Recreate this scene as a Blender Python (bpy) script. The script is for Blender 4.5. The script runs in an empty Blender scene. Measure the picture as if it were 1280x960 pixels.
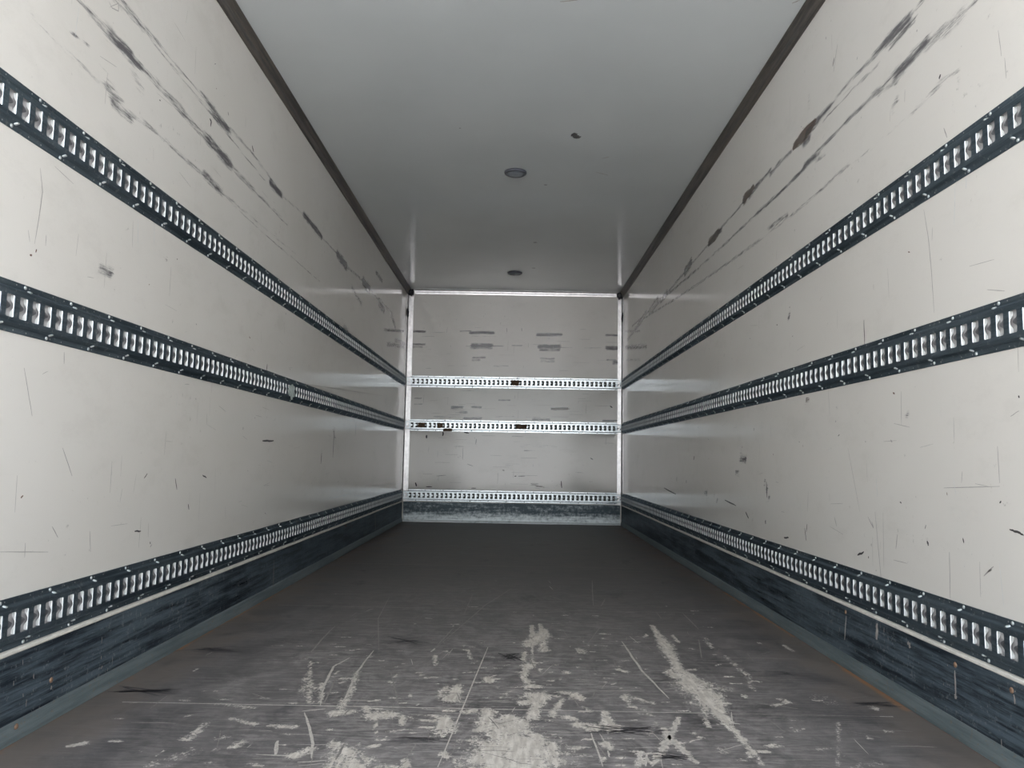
import bpy, bmesh, math, random
import numpy as np
from mathutils import Vector, Matrix

C = bpy.context.scene.collection
S = bpy.context.scene
rng = random.Random(7)

# ------------------------------------------------------------------ camera, light, exposure
F_PX, PITCH, YAW, ROLL = 958.24, 0.0961, -0.0045, 0.0177
CAM = Vector((0.0186, 0.0, 0.7212))
_f = Vector((math.sin(YAW)*math.cos(PITCH), math.cos(YAW)*math.cos(PITCH), math.sin(PITCH)))
_r = Vector((math.cos(YAW), -math.sin(YAW), 0))
_u = _r.cross(_f)
RT = _r*math.cos(ROLL) + _u*math.sin(ROLL)
UP = -_r*math.sin(ROLL) + _u*math.cos(ROLL)
cd = bpy.data.cameras.new('camera'); cam = bpy.data.objects.new('camera', cd); C.objects.link(cam)
cd.sensor_fit = 'HORIZONTAL'; cd.sensor_width = 36.0; cd.lens = 36.0*F_PX/1280.0
cd.clip_start = 0.02; cd.clip_end = 200
cam.matrix_world = Matrix(((RT.x, UP.x, -_f.x, CAM.x), (RT.y, UP.y, -_f.y, CAM.y), (RT.z, UP.z, -_f.z, CAM.z), (0, 0, 0, 1)))
S.camera = cam
S.view_settings.view_transform = 'Standard'; S.view_settings.look = 'None'
S.view_settings.gamma = 1.0; S.view_settings.use_curve_mapping = False
S.view_settings.exposure = 1.22

W2, H, D = 1.22, 2.606, 8.575      # half width, height, depth of the cargo body
Y0 = -0.25                          # open rear doorway

world = bpy.data.worlds.new('overcast_sky'); S.world = world; world.use_nodes = True
wn = world.node_tree; wn.nodes.clear()
wo = wn.nodes.new('ShaderNodeOutputWorld'); wb = wn.nodes.new('ShaderNodeBackground')
tc = wn.nodes.new('ShaderNodeTexCoord'); sx = wn.nodes.new('ShaderNodeSeparateXYZ'); cr = wn.nodes.new('ShaderNodeValToRGB')
wn.links.new(tc.outputs['Generated'], sx.inputs[0]); wn.links.new(sx.outputs['Z'], cr.inputs['Fac'])
cr.color_ramp.elements[0].position = 0.0; cr.color_ramp.elements[0].color = (0.95, 0.98, 1.0, 1)
e = cr.color_ramp.elements.new(.045); e.color = (.95, .98, 1.0, 1); e = cr.color_ramp.elements.new(.085); e.color = (.34, .38, .39, 1); e = cr.color_ramp.elements.new(.15); e.color = (.36, .40, .41, 1); e = cr.color_ramp.elements.new(.26); e.color = (.92, .96, 1.0, 1)   # far trees and buildings stand low on the horizon
cr.color_ramp.elements[-1].position = 0.9; cr.color_ramp.elements[-1].color = (0.62, 0.74, 0.90, 1)
wn.links.new(cr.outputs['Color'], wb.inputs['Color']); wb.inputs['Strength'].default_value = 2.4
wn.links.new(wb.outputs[0], wo.inputs[0])
pl = bpy.data.lights.new('doorway_portal', 'AREA'); pl.shape = 'RECTANGLE'; pl.size = 2*W2; pl.size_y = H
pl.cycles.is_portal = True
po = bpy.data.objects.new('doorway_portal', pl); C.objects.link(po); po.location = (0, Y0-0.02, H/2)
po.rotation_euler = (math.radians(90), 0, 0)      # -Z points to +Y, into the body
sl = bpy.data.lights.new('sun', 'SUN'); sl.energy = 19.0; sl.angle = math.radians(2); sl.color = (1.0, .965, .94)
so = bpy.data.objects.new('sun', sl); C.objects.link(so)
so.rotation_euler = Vector((.35, -.42, -1)).to_track_quat('-Z', 'Y').to_euler()     # stands over the body and lights the yard behind it


def hit(px, py, ax, val):
    """the real point of a surface (plane ax = val) that the photo shows at a pixel"""
    d = _f + RT*((px-640)/F_PX) - UP*((py-480)/F_PX)
    return CAM + d*((val-CAM[ax])/d[ax])
def onL(px, py): p = hit(px, py, 0, -W2); return (p.y, p.z)
def onR(px, py): p = hit(px, py, 0, W2); return (p.y, p.z)
def onB(px, py): p = hit(px, py, 1, D); return (p.x, p.z)
def onF(px, py): p = hit(px, py, 2, 0.0); return (p.x, p.y)
def onC(px, py): p = hit(px, py, 2, H); return (p.x, p.y)

# ------------------------------------------------------------------ materials
class NT:
    def __init__(s, name):
        s.m = bpy.data.materials.new(name); s.m.use_nodes = True; s.t = s.m.node_tree
        s.p = s.t.nodes['Principled BSDF']
        s.co = s.t.nodes.new('ShaderNodeTexCoord').outputs['Object']
    def link(s, a, b): s.t.links.new(a, b)
    def put(s, sock, v):
        if hasattr(v, 'is_linked'): s.link(v, sock)
        else: sock.default_value = (tuple(v)+(1,) if hasattr(v, '__len__') and len(v) == 3 and sock.type == 'RGBA' else v)
    def noise(s, scale=(1, 1, 1), sc=5, det=4, rough=.55, loc=(0, 0, 0), dist=0):
        mp = s.t.nodes.new('ShaderNodeMapping'); s.link(s.co, mp.inputs[0])
        mp.inputs['Scale'].default_value = scale; mp.inputs['Location'].default_value = loc
        n = s.t.nodes.new('ShaderNodeTexNoise'); s.link(mp.outputs[0], n.inputs['Vector'])
        n.inputs['Scale'].default_value = sc; n.inputs['Detail'].default_value = det
        n.inputs['Roughness'].default_value = rough; n.inputs['Distortion'].default_value = dist
        return n.outputs['Fac']
    def attr(s, name):
        a = s.t.nodes.new('ShaderNodeAttribute'); a.attribute_name = name; return a.outputs['Fac']
    def math(s, op, a, b=0.0, c=0.0):
        n = s.t.nodes.new('ShaderNodeMath'); n.operation = op
        s.put(n.inputs[0], a); s.put(n.inputs[1], b); s.put(n.inputs[2], c); return n.outputs[0]
    def rng(s, v, a, b, c=0.0, d=1.0, smooth=True):
        n = s.t.nodes.new('ShaderNodeMapRange'); n.interpolation_type = 'SMOOTHSTEP' if smooth else 'LINEAR'
        s.put(n.inputs[0], v)
        for i, x in enumerate((a, b, c, d)): s.put(n.inputs[1+i], x)
        return n.outputs[0]
    def mix(s, f, a, b):
        n = s.t.nodes.new('ShaderNodeMix'); n.data_type = 'RGBA'
        s.put(n.inputs[0], f); s.put(n.inputs[6], a); s.put(n.inputs[7], b); return n.outputs[2]
    def xyz(s):
        n = s.t.nodes.new('ShaderNodeSeparateXYZ'); s.link(s.co, n.inputs[0]); return n.outputs
    def set(s, color=None, rough=None, metal=None, spec=None, bump=None, bd=0.001, bs=0.3):
        if color is not None: s.put(s.p.inputs['Base Color'], color)
        if rough is not None: s.put(s.p.inputs['Roughness'], rough)
        if metal is not None: s.put(s.p.inputs['Metallic'], metal)
        if spec is not None: s.put(s.p.inputs['Specular IOR Level'], spec)
        if bump is not None:
            b = s.t.nodes.new('ShaderNodeBump'); b.inputs['Distance'].default_value = bd; b.inputs['Strength'].default_value = bs
            s.link(bump, b.inputs['Height']); s.link(b.outputs[0], s.p.inputs['Normal'])
        return s.m

def wall_material(name, along, seed):
    """off-white gelcoat panel; `along` = index of the horizontal axis of the wall"""
    n = NT(name)
    sc = [1, 1, 1]; sc[along] = .06
    soft = n.noise((1, 1, 1), .9, 3, .5, (seed, 0, 0))
    streak = n.noise(tuple(sc), 26, 5, .65, (0, seed, 0))
    base = n.mix(n.rng(soft, .3, .7), WALL_A, WALL_B)
    fs = n.noise(tuple(.5 if i == along else 1 for i in range(3)), 5.5, 7, .78, (seed, 7, 0))
    base = n.mix(n.rng(fs, .50, .70, 0, .16), base, (.52, .49, .44))
    base = n.mix(n.rng(streak, .55, .80, 0, .03), base, (.40, .37, .33))
    # small specks and rubs
    sp = n.noise((1, 1, 1), 34, 6, .7, (seed*3, 1, 2))
    big = n.noise((1, 1, 1), 2.2, 2, .5, (seed, 5, 2))
    spm = n.rng(n.math('ADD', sp, n.math('MULTIPLY', big, .28)), .80, .90, 0, .42)
    base = n.mix(spm, base, (.17, .15, .14))
    # scuffs placed where the load rubbed
    sc2 = [1, 1, 1]; sc2[along] = .10
    g = n.noise(tuple(sc2), 95, 7, .78, (1, 2, seed))
    a = n.attr('scuff')
    m = n.rng(n.math('ADD', a, n.math('MULTIPLY', n.math('SUBTRACT', g, .5), 2.4)), .28, 1.05, 0, 1)
    m = n.math('MULTIPLY', m, n.rng(a, .02, .5, 0, .92))
    fg = n.noise((1, 1, 1), 210, 5, .75, (seed, 0, 3))
    m = n.math('MULTIPLY', m, n.rng(n.math('ADD', fg, n.math('MULTIPLY', a, .22)), .36, .62, .50, 1))
    base = n.mix(m, base, (.080, .074, .086))
    r = n.attr('rust')
    mr = n.rng(n.math('ADD', r, n.math('MULTIPLY', n.math('SUBTRACT', g, .5), 1.6)), .45, .75, 0, .95)
    mr = n.math('MULTIPLY', mr, n.rng(r, .02, .4))
    base = n.mix(mr, base, (.085, .052, .038))
    peel = n.noise((1, 1, 1), 160, 2, .5)
    wav = n.noise((1, 1, 1), 6, 2, .5)
    h = n.math('ADD', n.math('MULTIPLY', peel, .25), wav)
    return n.set(base, n.rng(streak, .3, .8, .09, .15), 0, .5, h, .0022, .07)

WALL_A, WALL_B = (.76, .728, .678), (.795, .767, .722)

def flat(name, col, rough=.6, metal=0, var=.25, sc=40):
    n = NT(name); k = n.noise((1, 1, 1), sc, 4, .6)
    d = tuple(c*(1-var) for c in col)
    return n.set(n.mix(n.rng(k, .3, .7), d, col), rough, metal)

M = {}
M['wall_l'] = wall_material('gelcoat_left', 1, 1.3)
M['wall_r'] = wall_material('gelcoat_right', 1, 4.7)
M['wall_b'] = wall_material('gelcoat_back', 0, 8.1)
M['mark'] = flat('black_rub_mark', (.05, .045, .045), .6)
M['mark_soft'] = flat('grey_scratch', (.40, .375, .355), .6)
M['mark_brown'] = flat('brown_scratch', (.16, .09, .06), .6)
M['gloss_line'] = flat('scratch_and_reflection', (.78, .80, .80), .25)  # pale scratches, and rail reflections painted on the side walls

def ceiling_material():
    n = NT('gelcoat_ceiling')
    soft = n.noise((1, 1, 1), 1.2, 3)
    base = n.mix(n.rng(soft, .3, .7), (.66, .695, .70), (.70, .735, .74))
    peel = n.noise((1, 1, 1), 230, 2, .5); wav = n.noise((1, 1, 1), 7, 2, .5)
    h = n.math('ADD', n.math('MULTIPLY', peel, .35), wav)
    return n.set(base, .12, 0, .6, h, .0022, .08)
M['ceiling'] = ceiling_material()

def steel_material(name, dark, light, along, rough=(.28, .5), seed=0, metal=.85, wear=(.30, .33, .34), wearamt=.0):
    n = NT(name)
    sc = [1, 1, 1]; sc[along] = .05
    st = n.noise(tuple(sc), 48, 8, .74, (seed, seed, 0))
    bl = n.noise((1, 1, 1), 3.0, 4, .6, (seed, 2, 0))
    v = n.math('ADD', n.math('MULTIPLY', st, .8), n.math('MULTIPLY', bl, .2))
    base = n.mix(n.rng(v, .38, .60), dark, light)
    if wearamt:
        sp = n.noise((1, 1, 1), 60, 6, .75, (seed, 1, 9))
        base = n.mix(n.rng(n.math('ADD', sp, n.math('MULTIPLY', bl, .2)), .66, .76, 0, wearamt), base, wear)
    g = n.noise(tuple(sc), 90, 4, .6)
    n.p.inputs['Specular Tint'].default_value = (.22, .26, .30, 1)
    return n.set(base, n.rng(v, .3, .7, rough[0], rough[1]), metal, .5, g, .0006, .25)
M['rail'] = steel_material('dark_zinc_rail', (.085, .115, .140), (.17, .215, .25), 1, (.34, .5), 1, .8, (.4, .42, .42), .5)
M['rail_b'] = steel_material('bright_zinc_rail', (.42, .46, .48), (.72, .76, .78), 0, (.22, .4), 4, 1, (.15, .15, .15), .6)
M['kick'] = steel_material('dark_kick_steel', (.030, .040, .054), (.17, .22, .26), 1, (.34, .52), 2, .55, (.38, .40, .41), .45)
M['kick_toe'] = steel_material('kick_toe_steel', (.16, .20, .215), (.25, .295, .31), 1, (.4, .55), 5, .5, (.30, .22, .15), .5)
def kick_back_material():
    n = NT('scuffed_back_kick_steel')
    st = n.noise((.10, 1, 1), 34, 6, .7); bl = n.noise((1, 1, 1), 26, 6, .75, (3, 0, 0))
    z = n.xyz()[2]
    bottom = n.rng(z, .02, .13, .17, -.10, False)
    v = n.math('ADD', n.math('ADD', n.math('MULTIPLY', st, .5), n.math('MULTIPLY', bl, .5)), bottom)
    base = n.mix(n.rng(v, .36, .70), (.05, .065, .075), (.60, .64, .65))
    return n.set(base, .42, .8, .5, bl, .001, .3)
M['kick_b'] = kick_back_material()
M['rivet'] = flat('zinc_rivet', (.62, .66, .66), .35, .5)
M['lip'] = flat('rolled_zinc_lip', (.95, .97, .96), .30, .45, .05, 60)
M['tongue'] = flat('worn_zinc_tongue', (.17, .17, .185), .45, .3, .25, 60)
M['shaded'] = flat('shaded_backing_gelcoat', (.42, .41, .41), .4, 0, .04, 8)  # white wall behind the slots, greyed to paint in the gap's shade
M['cove'] = steel_material('cove_aluminium', (.16, .155, .155), (.30, .265, .235), 1, (.30, .45), 6, .75)
M['angle'] = flat('bright_aluminium_angle', (.60, .585, .585), .28, .6, .25, 20)
M['bead'] = flat('cream_edge_strip', (.80, .76, .69), .4, 0, .14, 30)
M['sealant'] = flat('black_sealant', (.012, .013, .02), .45)
M['brown'] = flat('brown_scrap', (.15, .095, .06), .8)
M['lens'] = flat('frosted_lens', (.24, .27, .30), .25, 0, .1)
M['bezel'] = flat('grey_light_bezel', (.12, .13, .16), .4, .3, .15)
M['paint'] = flat('pale_paint', (.66, .74, .72), .5)

def floor_material():
    n = NT('worn_phenolic_floor')
    mot = n.noise((1, 1, 1), 5, 6, .65)
    fine = n.math('ADD', n.math('MULTIPLY', n.noise((.16, 1, 1), 60, 7, .8, (0, 3, 0), .6), .6), n.math('MULTIPLY', n.noise((1, .7, 1), 9, 7, .75, (4, 3, 0), 1.2), .4))
    grain = n.noise((.05, 1, 1), 60, 5, .7)
    base = n.mix(n.rng(mot, .36, .64), (.058, .054, .056), (.125, .116, .116))
    base = n.mix(n.rng(grain, .45, .75, 0, .5), base, (.17, .155, .15))
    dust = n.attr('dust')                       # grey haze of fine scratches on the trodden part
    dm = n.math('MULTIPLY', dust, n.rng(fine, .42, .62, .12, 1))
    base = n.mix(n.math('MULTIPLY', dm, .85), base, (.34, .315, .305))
    blk = n.noise((1, .6, 1), 3.6, 5, .7, (9, 1, 0))
    base = n.mix(n.rng(blk, .58, .70, 0, .60), base, (.042, .040, .046))
    x = n.xyz()[0]; ax = n.math('ABSOLUTE', x)
    ed = n.math('ADD', ax, n.math('MULTIPLY', n.math('SUBTRACT', mot, .5), .5))
    base = n.mix(n.rng(ed, .96, 1.20, 0, .70), base, (.155, .128, .108))
    base = n.mix(n.rng(n.math('ADD', ax, n.math('MULTIPLY', n.math('SUBTRACT', mot, .5), .22)), 1.195, 1.235, 0, .6), base, (.24, .12, .06))
    w = n.math('MULTIPLY', n.attr('worn'), .80)                          # coating peeled off to the pale ply
    e = n.math('ADD', n.math('MULTIPLY', n.noise((1, .7, 1), 34, 8, .82, (2, 2, 0)), .55), n.math('MULTIPLY', n.noise((1, .8, 1), 120, 6, .8, (2, 5, 0)), .45))
    hz = n.rng(n.math('ADD', w, n.math('MULTIPLY', n.math('SUBTRACT', e, .5), 3.4)), .18, .75, 0, .55)
    base = n.mix(n.math('MULTIPLY', hz, n.rng(w, .02, .3)), base, (.36, .335, .315))
    wm = n.rng(n.math('ADD', w, n.math('MULTIPLY', n.math('SUBTRACT', e, .5), 4.6)), .46, .60)
    wm = n.math('MULTIPLY', wm, n.rng(w, .02, .25))
    ru = n.math('ADD', n.attr('rust'), n.math('MULTIPLY', n.math('SUBTRACT', mot, .5), .9))
    base = n.mix(n.rng(ru, .35, .95, 0, .8), base, (.34, .155, .055))
    ply = n.mix(n.rng(n.noise((1, .2, 1), 70, 4), .35, .7), (.46, .42, .375), (.64, .595, .54))
    base = n.mix(wm, base, ply)
    hb = n.math('ADD', n.math('MULTIPLY', wm, -.5), n.math('MULTIPLY', fine, .5))
    return n.set(base, n.rng(mot, .3, .7, .46, .62), 0, .35, hb, .0015, .35)
M['floor'] = floor_material()
M['ply'] = flat('bare_ply_scratch', (.56, .52, .475), .6, 0, .3, 90)
M['ply_dim'] = flat('faint_floor_scratch', (.27, .25, .235), .6, 0, .35, 90)
M['dark_rub'] = flat('dark_floor_rub', (.030, .028, .034), .5, 0, .3, 60)
M['shell'] = flat('body_skin', (.6, .6, .6), .5)
M['ground'] = flat('concrete_yard', (.43, .425, .42), .9, 0, .3, 3)

# ------------------------------------------------------------------ mesh helpers
def finish(name, bm, mats, parent=None, smooth=False, loc=None):
    me = bpy.data.meshes.new(name); bm.normal_update(); bm.to_mesh(me); bm.free()
    for m in (mats if isinstance(mats, (list, tuple)) else [mats]): me.materials.append(m)
    if smooth:
        for p in me.polygons: p.use_smooth = True
    o = bpy.data.objects.new(name, me); C.objects.link(o)
    if parent: o.parent = parent
    if loc: o.location = loc
    return o
def box(bm, a, b, mat=0):
    x0, y0, z0 = a; x1, y1, z1 = b
    v = [bm.verts.new(p) for p in ((x0,y0,z0),(x1,y0,z0),(x1,y1,z0),(x0,y1,z0),(x0,y0,z1),(x1,y0,z1),(x1,y1,z1),(x0,y1,z1))]
    for q in ((3,2,1,0),(4,5,6,7),(0,1,5,4),(1,2,6,5),(2,3,7,6),(3,0,4,7)):
        f = bm.faces.new([v[i] for i in q]); f.material_index = mat
def tag(o, label=None, cat=None, group=None, kind=None):
    if label: o['label'] = label
    if cat: o['category'] = cat
    if group: o['group'] = group
    if kind: o['kind'] = kind
    return o
def prism(bm, prof, axis, a, b, mat=0, closed=True):
    """sweep an open/closed profile of (p,q) along an axis; the other two axes take p,q in order"""
    def P(t, p, q):
        v = [p, q]; v.insert(axis, t); return v
    A = [bm.verts.new(P(a, *p)) for p in prof]; B = [bm.verts.new(P(b, *p)) for p in prof]
    n = len(prof)
    for i in range(n if closed else n-1):
        f = bm.faces.new((A[i], A[(i+1) % n], B[(i+1) % n], B[i])); f.material_index = mat
    if closed:
        bm.faces.new(A[::-1]).material_index = mat; bm.faces.new(B).material_index = mat
    bmesh.ops.recalc_face_normals(bm, faces=bm.faces[:])

def segfield(U, V, segs):
    """strongest value at every grid point of a list of (points, half width, strength[, asp])"""
    out = np.zeros_like(U)
    for pts, w, s in segs:
        if not isinstance(w, (list, tuple)): w = [w]*len(pts)
        if len(pts) == 1: pts = [pts[0], (pts[0][0]+1e-4, pts[0][1])]; w = [w[0], w[0]]
        for (p, q, w0, w1) in zip(pts[:-1], pts[1:], w[:-1], w[1:]):
            dx, dy = q[0]-p[0], q[1]-p[1]; L = dx*dx+dy*dy+1e-12
            t = np.clip(((U-p[0])*dx+(V-p[1])*dy)/L, 0, 1)
            d = np.hypot(U-p[0]-t*dx, V-p[1]-t*dy)
            ww = w0+(w1-w0)*t
            out = np.maximum(out, s*np.clip(1.25*(1-d/(ww*1.6)), 0, 1))
    return out

def panel(name, to3, us, vs, fields, decals, mats, slab, flip=False):
    """a wall, floor or ceiling: a fine front grid with wear attributes, thin marks flush on it, and a solid slab behind"""
    nu, nv = len(us), len(vs)
    U, V = np.meshgrid(us, vs, indexing='ij')
    verts = [to3(u, v, 0) for u, v in zip(U.ravel(), V.ravel())]
    faces = []; mi = []
    for i in range(nu-1):
        for j in range(nv-1):
            a = i*nv+j; q = (a, a+nv, a+nv+1, a+1)
            faces.append(q[::-1] if flip else q); mi.append(0)
    ng = len(verts)
    for poly, m in decals:
        b = len(verts); verts += [to3(u, v, .0005) for u, v in poly]
        k = len(poly)//2
        for i in range(k-1):
            q = (b+i, b+i+1, b+k+i+1, b+k+i)
            faces.append(q); mi.append(m)
    b = len(verts); (x0, y0, z0), (x1, y1, z1) = slab
    verts += [(x0,y0,z0),(x1,y0,z0),(x1,y1,z0),(x0,y1,z0),(x0,y0,z1),(x1,y0,z1),(x1,y1,z1),(x0,y1,z1)]
    for q in ((3,2,1,0),(4,5,6,7),(0,1,5,4),(1,2,6,5),(2,3,7,6),(3,0,4,7)): faces.append(tuple(b+i for i in q)); mi.append(len(mats)-1)
    me = bpy.data.meshes.new(name); me.from_pydata([tuple(v) for v in verts], [], faces)
    for m in mats: me.materials.append(m)
    me.polygons.foreach_set('material_index', mi)
    for fname, arr in fields.items():
        at = me.attributes.new(fname, 'FLOAT', 'POINT')
        full = np.zeros(len(verts), dtype=np.float32); full[:ng] = arr.ravel(); at.data.foreach_set('value', full)
    o = bpy.data.objects.new(name, me); C.objects.link(o); o['kind'] = 'structure'
    return o

def strip(pts, w, jag=.35, taper=True, sub=5):
    """a scratch: a thin ragged band along a polyline, as two rows of points"""
    P = []
    for p, q in zip(pts[:-1], pts[1:]):
        for k in range(sub): t = k/sub; P.append((p[0]+(q[0]-p[0])*t, p[1]+(q[1]-p[1])*t))
    P.append(pts[-1]); n = len(P); L, R = [], []
    for i, p in enumerate(P):
        a = P[max(0, i-1)]; b = P[min(n-1, i+1)]; dx, dy = b[0]-a[0], b[1]-a[1]; l = math.hypot(dx, dy) or 1
        nx, ny = -dy/l, dx/l; e = math.sin(math.pi*(i+.5)/n)**.5 if taper else 1
        h = w*.5*e; o = (rng.random()-.5)*w*jag
        L.append((p[0]+nx*(o+h*(1+jag*(rng.random()-.5))), p[1]+ny*(o+h))); R.append((p[0]+nx*(o-h), p[1]+ny*(o-h*(1+jag*(rng.random()-.5)))))
    return L+R
def blob(c, rx, ry, ang=0, n=7):
    """a ragged chip, as two rows of points"""
    T, B = [], []; ca, sa = math.cos(ang), math.sin(ang)
    for i in range(n):
        x = -1+2*i/(n-1); e = math.sqrt(max(0, 1-x*x))+.02
        for row, sg in ((T, 1), (B, -1)):
            y = sg*e*(.55+.45*rng.random()); px, py = x*rx, y*ry
            row.append((c[0]+px*ca-py*sa, c[1]+px*sa+py*ca))
    return T+B

# ------------------------------------------------------------------ floor
us = np.linspace(-W2, W2, 245)
vs = np.concatenate([np.arange(Y0, 1.7, .1), np.arange(1.7, 4.4, .011), np.arange(4.4, D, .06), [D]])
U, V = np.meshgrid(us, vs, indexing='ij')
def FA(*p): return [onF(320+x/3, 640+y/3) for x, y in p]     # points read off the left half of the floor
def FB(*p): return [onF(640+x/3, 640+y/3) for x, y in p]     # and off the right half
worn = [
 (FA((445,764),(500,760)), .030, 1), (FA((450,775),(448,828)), .005, .9), (FA((300,756),(368,748)), [.024,.012], 1), (FA((410,730),(418,750)), .011, 1),
 (FA((704,772),(712,812)), [.022,.032], 1), (FA((730,704),(760,652)), [.026,.016], 1), (FA((690,690),(712,656)), .014, .8), (FA((870,622),(874,636)), .018, 1),
 (FA((790,748),(820,744)), .016, 1), (FA((862,740),(870,800),(850,815)), [.014,.030,.02], 1), (FA((950,770),(958,860)), .030, 1), (FA((612,782),(668,782)), .009, .9),
 (FA((548,766),(545,800)), .009, .9), (FA((140,914),(205,890)), [.02,.016], .95), (FA((300,870),(330,900),(350,960)), [.018,.035,.055], .85), (FA((60,802),(140,806)), .013, .85),
 (FA((190,610),(198,680)), [.012,.028], .62), (FA((204,560),(200,720)), .007, .8), (FA((250,640),(240,715)), .009, .7), (FA((380,600),(360,660),(318,735)), [.010,.011,.014], .8),
 (FA((672,540),(672,575)), [.010,.007], .9), (FA((795,520),(805,550)), .009, .7), (FA((500,636),(514,640)), .009, .9), (FA((480,955),(520,955)), .014, .9),
 (FA((700,905),(712,915)), .012, .95), (FA((558,930),(562,955)), .010, .9), (FA((420,925),(440,932)), .010, .8), (FA((650,846),(700,840)), .010, .6),
 (FA((850,930),(875,870),(930,880),(960,900)), [.028,.032,.06,.05], 1), (FB((0,950),(20,890),(60,860)), [.11,.10,.045], 1), (FB((40,955),(70,900),(90,840)), [.07,.04,.022], 1),
 (FB((-35,800),(5,860)), [.05,.06], 1), (FB((-90,750),(-60,752)), .014, 1), (FB((10,790),(40,800)), [.05,.03], 1), (FB((75,770),(90,735),(95,690)), [.02,.014,.040], 1), (FB((50,715),(110,692)), [.022,.028], 1),
 (FB((85,655),(68,650)), .022, 1), (FB((60,640),(42,622),(55,590),(62,575)), [.014,.010,.012,.026], 1), (FB((44,560),(46,525)), .009, .95), (FB((60,500),(95,480),(110,455)), [.025,.040,.030], 1),
 (FB((120,490),(118,520)), [.01,.022], 1), (FB((74,425),(76,470)), .009, 1), (FB((106,420),(110,450)), .009, 1), (FB((125,440),(134,470)), .010, 1), (FB((75,560),(78,490)), .006, .8),
 (FB((190,678),(235,682),(262,705)), [.013,.018,.012], .95), (FB((190,700),(150,765)), [.007,.015], .9), (FB((205,770),(225,776)), .016, 1), (FB((262,730),(300,748)), .008, .7), (FB((245,795),(300,808)), [.020,.028], 1),
 (FB((348,748),(360,800)), [.010,.018], 1), (FB((366,815),(385,808)), .022, 1), (FB((350,868),(372,890)), [.016,.008], 1), (FB((145,860),(162,945)), [.010,.017], .9), (FB((225,888),(240,890)), .010, .9),
 (FB((255,515),(262,528)), .018, .85), (FB((200,598),(206,602)), .012, .9), (FB((395,590),(425,598)), .013, .9), (FB((335,456),(362,458)), .010, .9), (FB((310,388),(322,390)), .010, .75),
 (FB((420,690),(440,718)), .012, .8), (FB((450,694),(528,718)), [.009,.011], .8), (FB((450,730),(490,742)), .013, .75), (FB((375,578),(430,582)), .008, .55),
 (FB((524,425),(548,460),(575,500),(600,545)), [.010,.014,.028,.022], 1), (FB((600,545),(625,590),(650,615)), [.018,.02,.03], 1), (FB((592,594),(615,615)), [.012,.030], 1),
 (FB((650,615),(690,655),(740,700)), [.036,.056,.05], 1), (FB((740,700),(775,748),(800,785)), [.035,.026,.014], 1), (FB((800,785),(860,850),(925,930)), [.012,.011,.007], .9),
 (FB((722,712),(726,780),(738,806)), [.010,.008,.008], .8), (FB((770,665),(800,660)), .022, .6), (FB((670,716),(690,722)), .016, .6), (FB((720,470),(750,510)), [.012,.012], .6), (FB((800,540),(880,610),(905,670)), [.012,.014,.008], .55),
 (FB((600,462),(626,490)), [.006,.008], .9), (FB((626,770),(588,852),(530,940)), [.006,.014,.010], .95), (FB((570,812),(598,852),(690,940)), [.010,.014,.008], .9),
 (FB((480,905),(478,955)), .010, .85), (FB((505,905),(550,903)), .008, .8), (FB((505,835),(545,790)), .010, .55), (FB((915,898),(960,900)), .010, .95), (FB((890,905),(935,945)), .010, .6), (FB((775,885),(800,905)), .008, .6),
]
# left foreground and the right foreground
def FL(*p): return [onF(x/3, 640+y/3) for x, y in p]
def FR(*p): return [onF(960+x/3, 640+y/3) for x, y in p]
worn += [(FL((270,876),(312,868)), [.010,.013], 1), (FL((700,850),(780,790)), [.016,.010], .75), (FL((820,720),(950,732)), [.010,.012], .65), (FL((880,880),(905,862)), .014, .75),
 (FL((870,775),(925,790),(960,795)), .010, .8), (FL((640,930),(720,900)), .02, .45), (FL((820,850),(840,846)), .014, .6), (FL((560,950),(640,945)), .016, .5),
 (FR((60,500),(90,520)), [.008,.012], .85), (FR((395,735),(405,738)), .012, .95), (FR((20,725),(80,715)), .010, .8), (FR((40,700),(68,708)), .009, .7), (FR((95,812),(110,820)), .012, .6),
 (FR((190,890),(270,884)), .008, .6), (FR((265,780),(262,950)), .006, .55), (FR((0,880),(40,878)), .010, .7), (FR((180,690),(240,720)), .03, .35), (FR((330,955),(420,945)), .02, .4)]
r2 = random.Random(21)
for k in range(420):     # small chips, thick in the middle near the doorway
    y = 1.7+abs(r2.gauss(0, .95)); x = r2.gauss(.02, .55)
    if abs(x) > 1.05 or y > 4.1: continue
    a = r2.choice([0, 0, 0, 1.57, r2.uniform(-.9, .9)]); l = r2.uniform(.004, .035)
    worn.append(([(x, y), (x+l*math.cos(a), y+l*math.sin(a))], r2.uniform(.003, .008), r2.uniform(.55, 1)))
wornF = segfield(U, V, [(p, [k*1.2 for k in w] if isinstance(w, list) else w*1.2, s_) for p, w, s_ in worn])
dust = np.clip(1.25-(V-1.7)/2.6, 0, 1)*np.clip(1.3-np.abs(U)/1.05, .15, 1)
dust = np.maximum(dust, segfield(U, V, [(FA((100,560),(420,520)), .12, .9), (FA((380,560),(330,720)), .16, 1), (FB((500,700),(900,900)), .3, .9), (FB((100,700),(100,900)), .4, .9), (FA((0,650),(300,720)), .2, .8)])*.9)
dec = []
def sc(pts, w, m=1, **k): dec.append((strip(pts, w, **k), m))
sc(FA((870,508),(682,958)), .0042); sc(FA((958,288),(862,348),(672,512)), .0050, 2); sc(FA((672,512),(655,525)), .008, 1); sc(FA((812,310),(780,385)), .003, 2)
sc(FA((180,752),(202,808),(212,870),(210,925)), .008); sc(FA((296,428),(240,485),(205,528)), .007, 2); sc(FA((145,526),(300,530)), .006, 2); sc(FA((170,545),(350,545)), .006, 2)
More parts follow.
